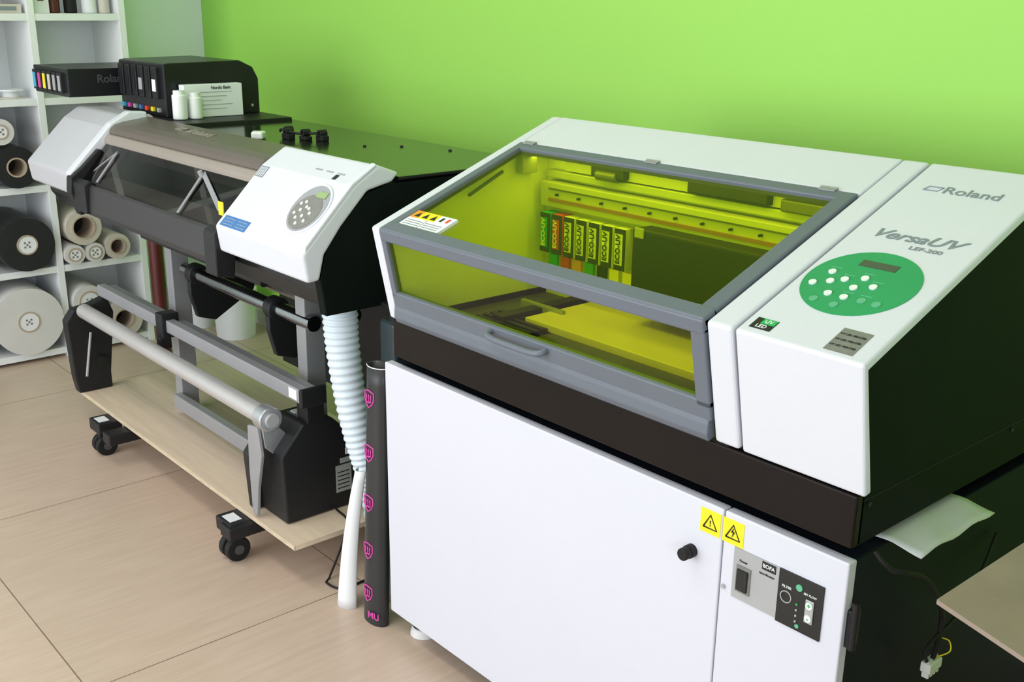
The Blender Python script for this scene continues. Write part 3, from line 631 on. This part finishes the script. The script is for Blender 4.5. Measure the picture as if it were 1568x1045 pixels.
# ================================================================= SHELF + CONTENTS
E=[]
SX0,SX1=-4.945,-4.62; ys=[.37,.74,1.107,1.477,1.845]; zs=[.03,.39,.738,1.09,1.422,1.79,2.14]; th=.014
for i,y in enumerate(ys): E.append(box("upright_%d"%i,SX0,SX1,y-th,y+th,0,2.155,'shelfw',.001))
for i,z in enumerate(zs):
    for k in range(len(ys)-1):
        E.append(box("board_%d_%d"%(i,k),SX0,SX1-.002,ys[k]+th,ys[k+1]-th,z-th,z+th,'shelfw',.001))
E.append(box("back_panel",SX0,SX0+.006,ys[0],ys[-1],0,2.15,'shelfw'))
group("cube_shelving_unit",(-4.78,1.1,0),E)
def roll(y,z,r,m,ri=.038,x0=-4.93,x1=-4.60,sticker=True):
    o=[ring("wound_film",(x0,y,z),(x1,y,z),r,ri,m)]
    o.append(ring("core",(x0,y,z),(x1+.003,y,z),ri,ri-.006,'core'))
    if sticker:
        o.append(cyl("end_plug",(x1-.02,y,z),(x1+.001,y,z),ri-.005,'paper',24))
        for a in range(3):
            for b_ in range(3):
                if (a+b_)%2==0: o.append(box("sticker_code",x1+.001,x1+.0015,y-.013+a*.009,y-.005+a*.009,z-.013+b_*.009,z-.005+b_*.009,'labelg'))
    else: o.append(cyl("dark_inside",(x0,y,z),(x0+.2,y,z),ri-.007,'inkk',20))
    group("vinyl_roll",(-4.76,y,z),o)
Z=lambda k:zs[k]+th
roll(1.347,Z(1)+.112,.112,'vblack',.042)
roll(1.316,Z(0)+.144,.144,'vwhite',.045)
roll(1.345,Z(2)+.085,.085,'vblack',.040,sticker=False)
roll(1.300,Z(2)+.085*2+.060,.052,'vwhite',.030)
roll(1.536,Z(1)+.043,.043,'vwhite',.030)
roll(1.622,Z(1)+.042,.042,'vwhite',.030)
roll(1.722,Z(1)+.056,.056,'vbeige',.036,sticker=False)
roll(1.585,Z(1)+.156,.076,'vbeige',.050,sticker=False)
roll(1.560,Z(0)+.060,.060,'vbeige',.036,sticker=False)
roll(1.575,Z(0)+.191,.070,'vwhite',.045)
roll(1.72,Z(0)+.085,.085,'vbeige',.045,sticker=False)
roll(1.70,Z(2)+.07,.07,'vwhite',.035)
roll(.93,Z(1)+.12,.12,'vwhite',.04); roll(.93,Z(0)+.12,.12,'vblack',.04); roll(.92,Z(2)+.1,.1,'vbeige',.04,sticker=False)
def jar(x,y,z,r,h,m,cap,name):
    o=[cyl("jar_body",(x,y,z),(x,y,z+h),r,m,24,bevel=.004),cyl("jar_cap",(x,y,z+h-.002),(x,y,z+h+.02),r*.7,cap,20)]
    group(name,(x,y,z),o)
jar(-4.70,1.74,Z(4),.030,.10,'paper','rubber','ink_bottle'); jar(-4.72,1.67,Z(4),.026,.12,'rubber','paper','ink_bottle'); jar(-4.68,1.795,Z(4),.022,.08,'vbeige','button','ink_bottle')
jar(-4.72,1.60,Z(4),.026,.09,'dred','paper','ink_bottle')
def carton(x0,x1,y0,y1,z,h,m,lab,name):
    group(name,((x0+x1)/2,(y0+y1)/2,z),[box("carton_body",x0,x1,y0,y1,z,z+h,m,.002),box("carton_label",x1,x1+.001,y0+.02,y1-.02,z+h*.3,z+h*.75,lab)])
carton(-4.88,-4.66,1.50,1.565,Z(4),.16,'paper','dred','small_carton')
carton(-4.88,-4.64,1.20,1.34,Z(4),.09,'dred','paper','small_carton')
carton(-4.88,-4.64,1.345,1.45,Z(4),.035,'vbeige','ink','small_carton')
group("cable_spool",(-4.72,1.385,Z(3)),[cyl("spool_base",(-4.70,1.385,Z(3)),(-4.70,1.385,Z(3)+.006),.05,'vbeige',32),cyl("spool_core",(-4.70,1.385,Z(3)+.006),(-4.70,1.385,Z(3)+.03),.032,'paper',32),cyl("spool_top",(-4.70,1.385,Z(3)+.03),(-4.70,1.385,Z(3)+.036),.05,'paper',32)])

def bucket(x,y,r,h):
    group("white_bucket",(x,y,0),[cyl("pail",(x,y,0),(x,y,h),r*.88,'paper',36,r),ring("rim",(x,y,h-.012),(x,y,h+.004),r*1.05,r*.9,'paper'),cyl("pail_lid",(x,y,h-.006),(x,y,h),r*.97,'vwhite',36)])
bucket(-4.45,2.18,.10,.22); bucket(-4.72,2.12,.09,.20)
group("red_film_tube",(-4.38,1.80,0),[ring("tube_wall",(-4.38,1.80,0),(-4.38,1.80,.80),.030,.024,'dred'),ring("tube_core",(-4.38,1.80,.0),(-4.38,1.80,.805),.024,.021,'core')])

# ================================================================= LIGHTS
w=bpy.data.worlds.new("daylight"); w.use_nodes=True; scene.world=w
bg=w.node_tree.nodes["Background"]; bg.inputs[0].default_value=(.80,.90,1,1); bg.inputs[1].default_value=1.1
def area(name,loc,rot,sx,sy,p,col):
    l=bpy.data.lights.new(name,'AREA'); l.shape='RECTANGLE'; l.size=sx; l.size_y=sy; l.energy=p; l.color=col
    o=bpy.data.objects.new(name,l); o.location=loc; o.rotation_euler=rot; COL.objects.link(o); return o
area("window_daylight",(-2.5,-3.45,1.55),(math.radians(90),0,0),3.8,2.3,130,(.95,.97,1))
area("side_fill_light",(3.1,-1.8,1.75),(math.radians(90),0,math.radians(90)),2.6,1.6,60,(.93,.97,1))  # added fill at the invented side window, lifts shelf and left wall
area("ceiling_fill_light",(-2.2,0.2,2.95),(0,0,0),2.4,.5,24,(1,.96,.90))  # added overhead fill for the room, no visible fitting
area("chamber_fill_light",(-1.44,1.690,1.158),(0,0,0),.84,.020,.5,(1,1,1))  # added fill to brighten the printer interior, no lamp is visible there

# ================================================================= CAMERA
cam=bpy.data.cameras.new("camera"); cam.sensor_width=36; cam.lens=36*1640/1568; cam.clip_start=.02
co=bpy.data.objects.new("camera",cam); COL.objects.link(co); scene.camera=co
r=Vector((.655,.7547,.0118)).normalized(); fwd=Vector((-.718,.6283,-.3018)).normalized()
u=r.cross(fwd).normalized(); r=fwd.cross(u).normalized(); bk=-fwd
co.matrix_world=Matrix(((r.x,u.x,bk.x,0),(r.y,u.y,bk.y,0),(r.z,u.z,bk.z,1.5),(0,0,0,1)))
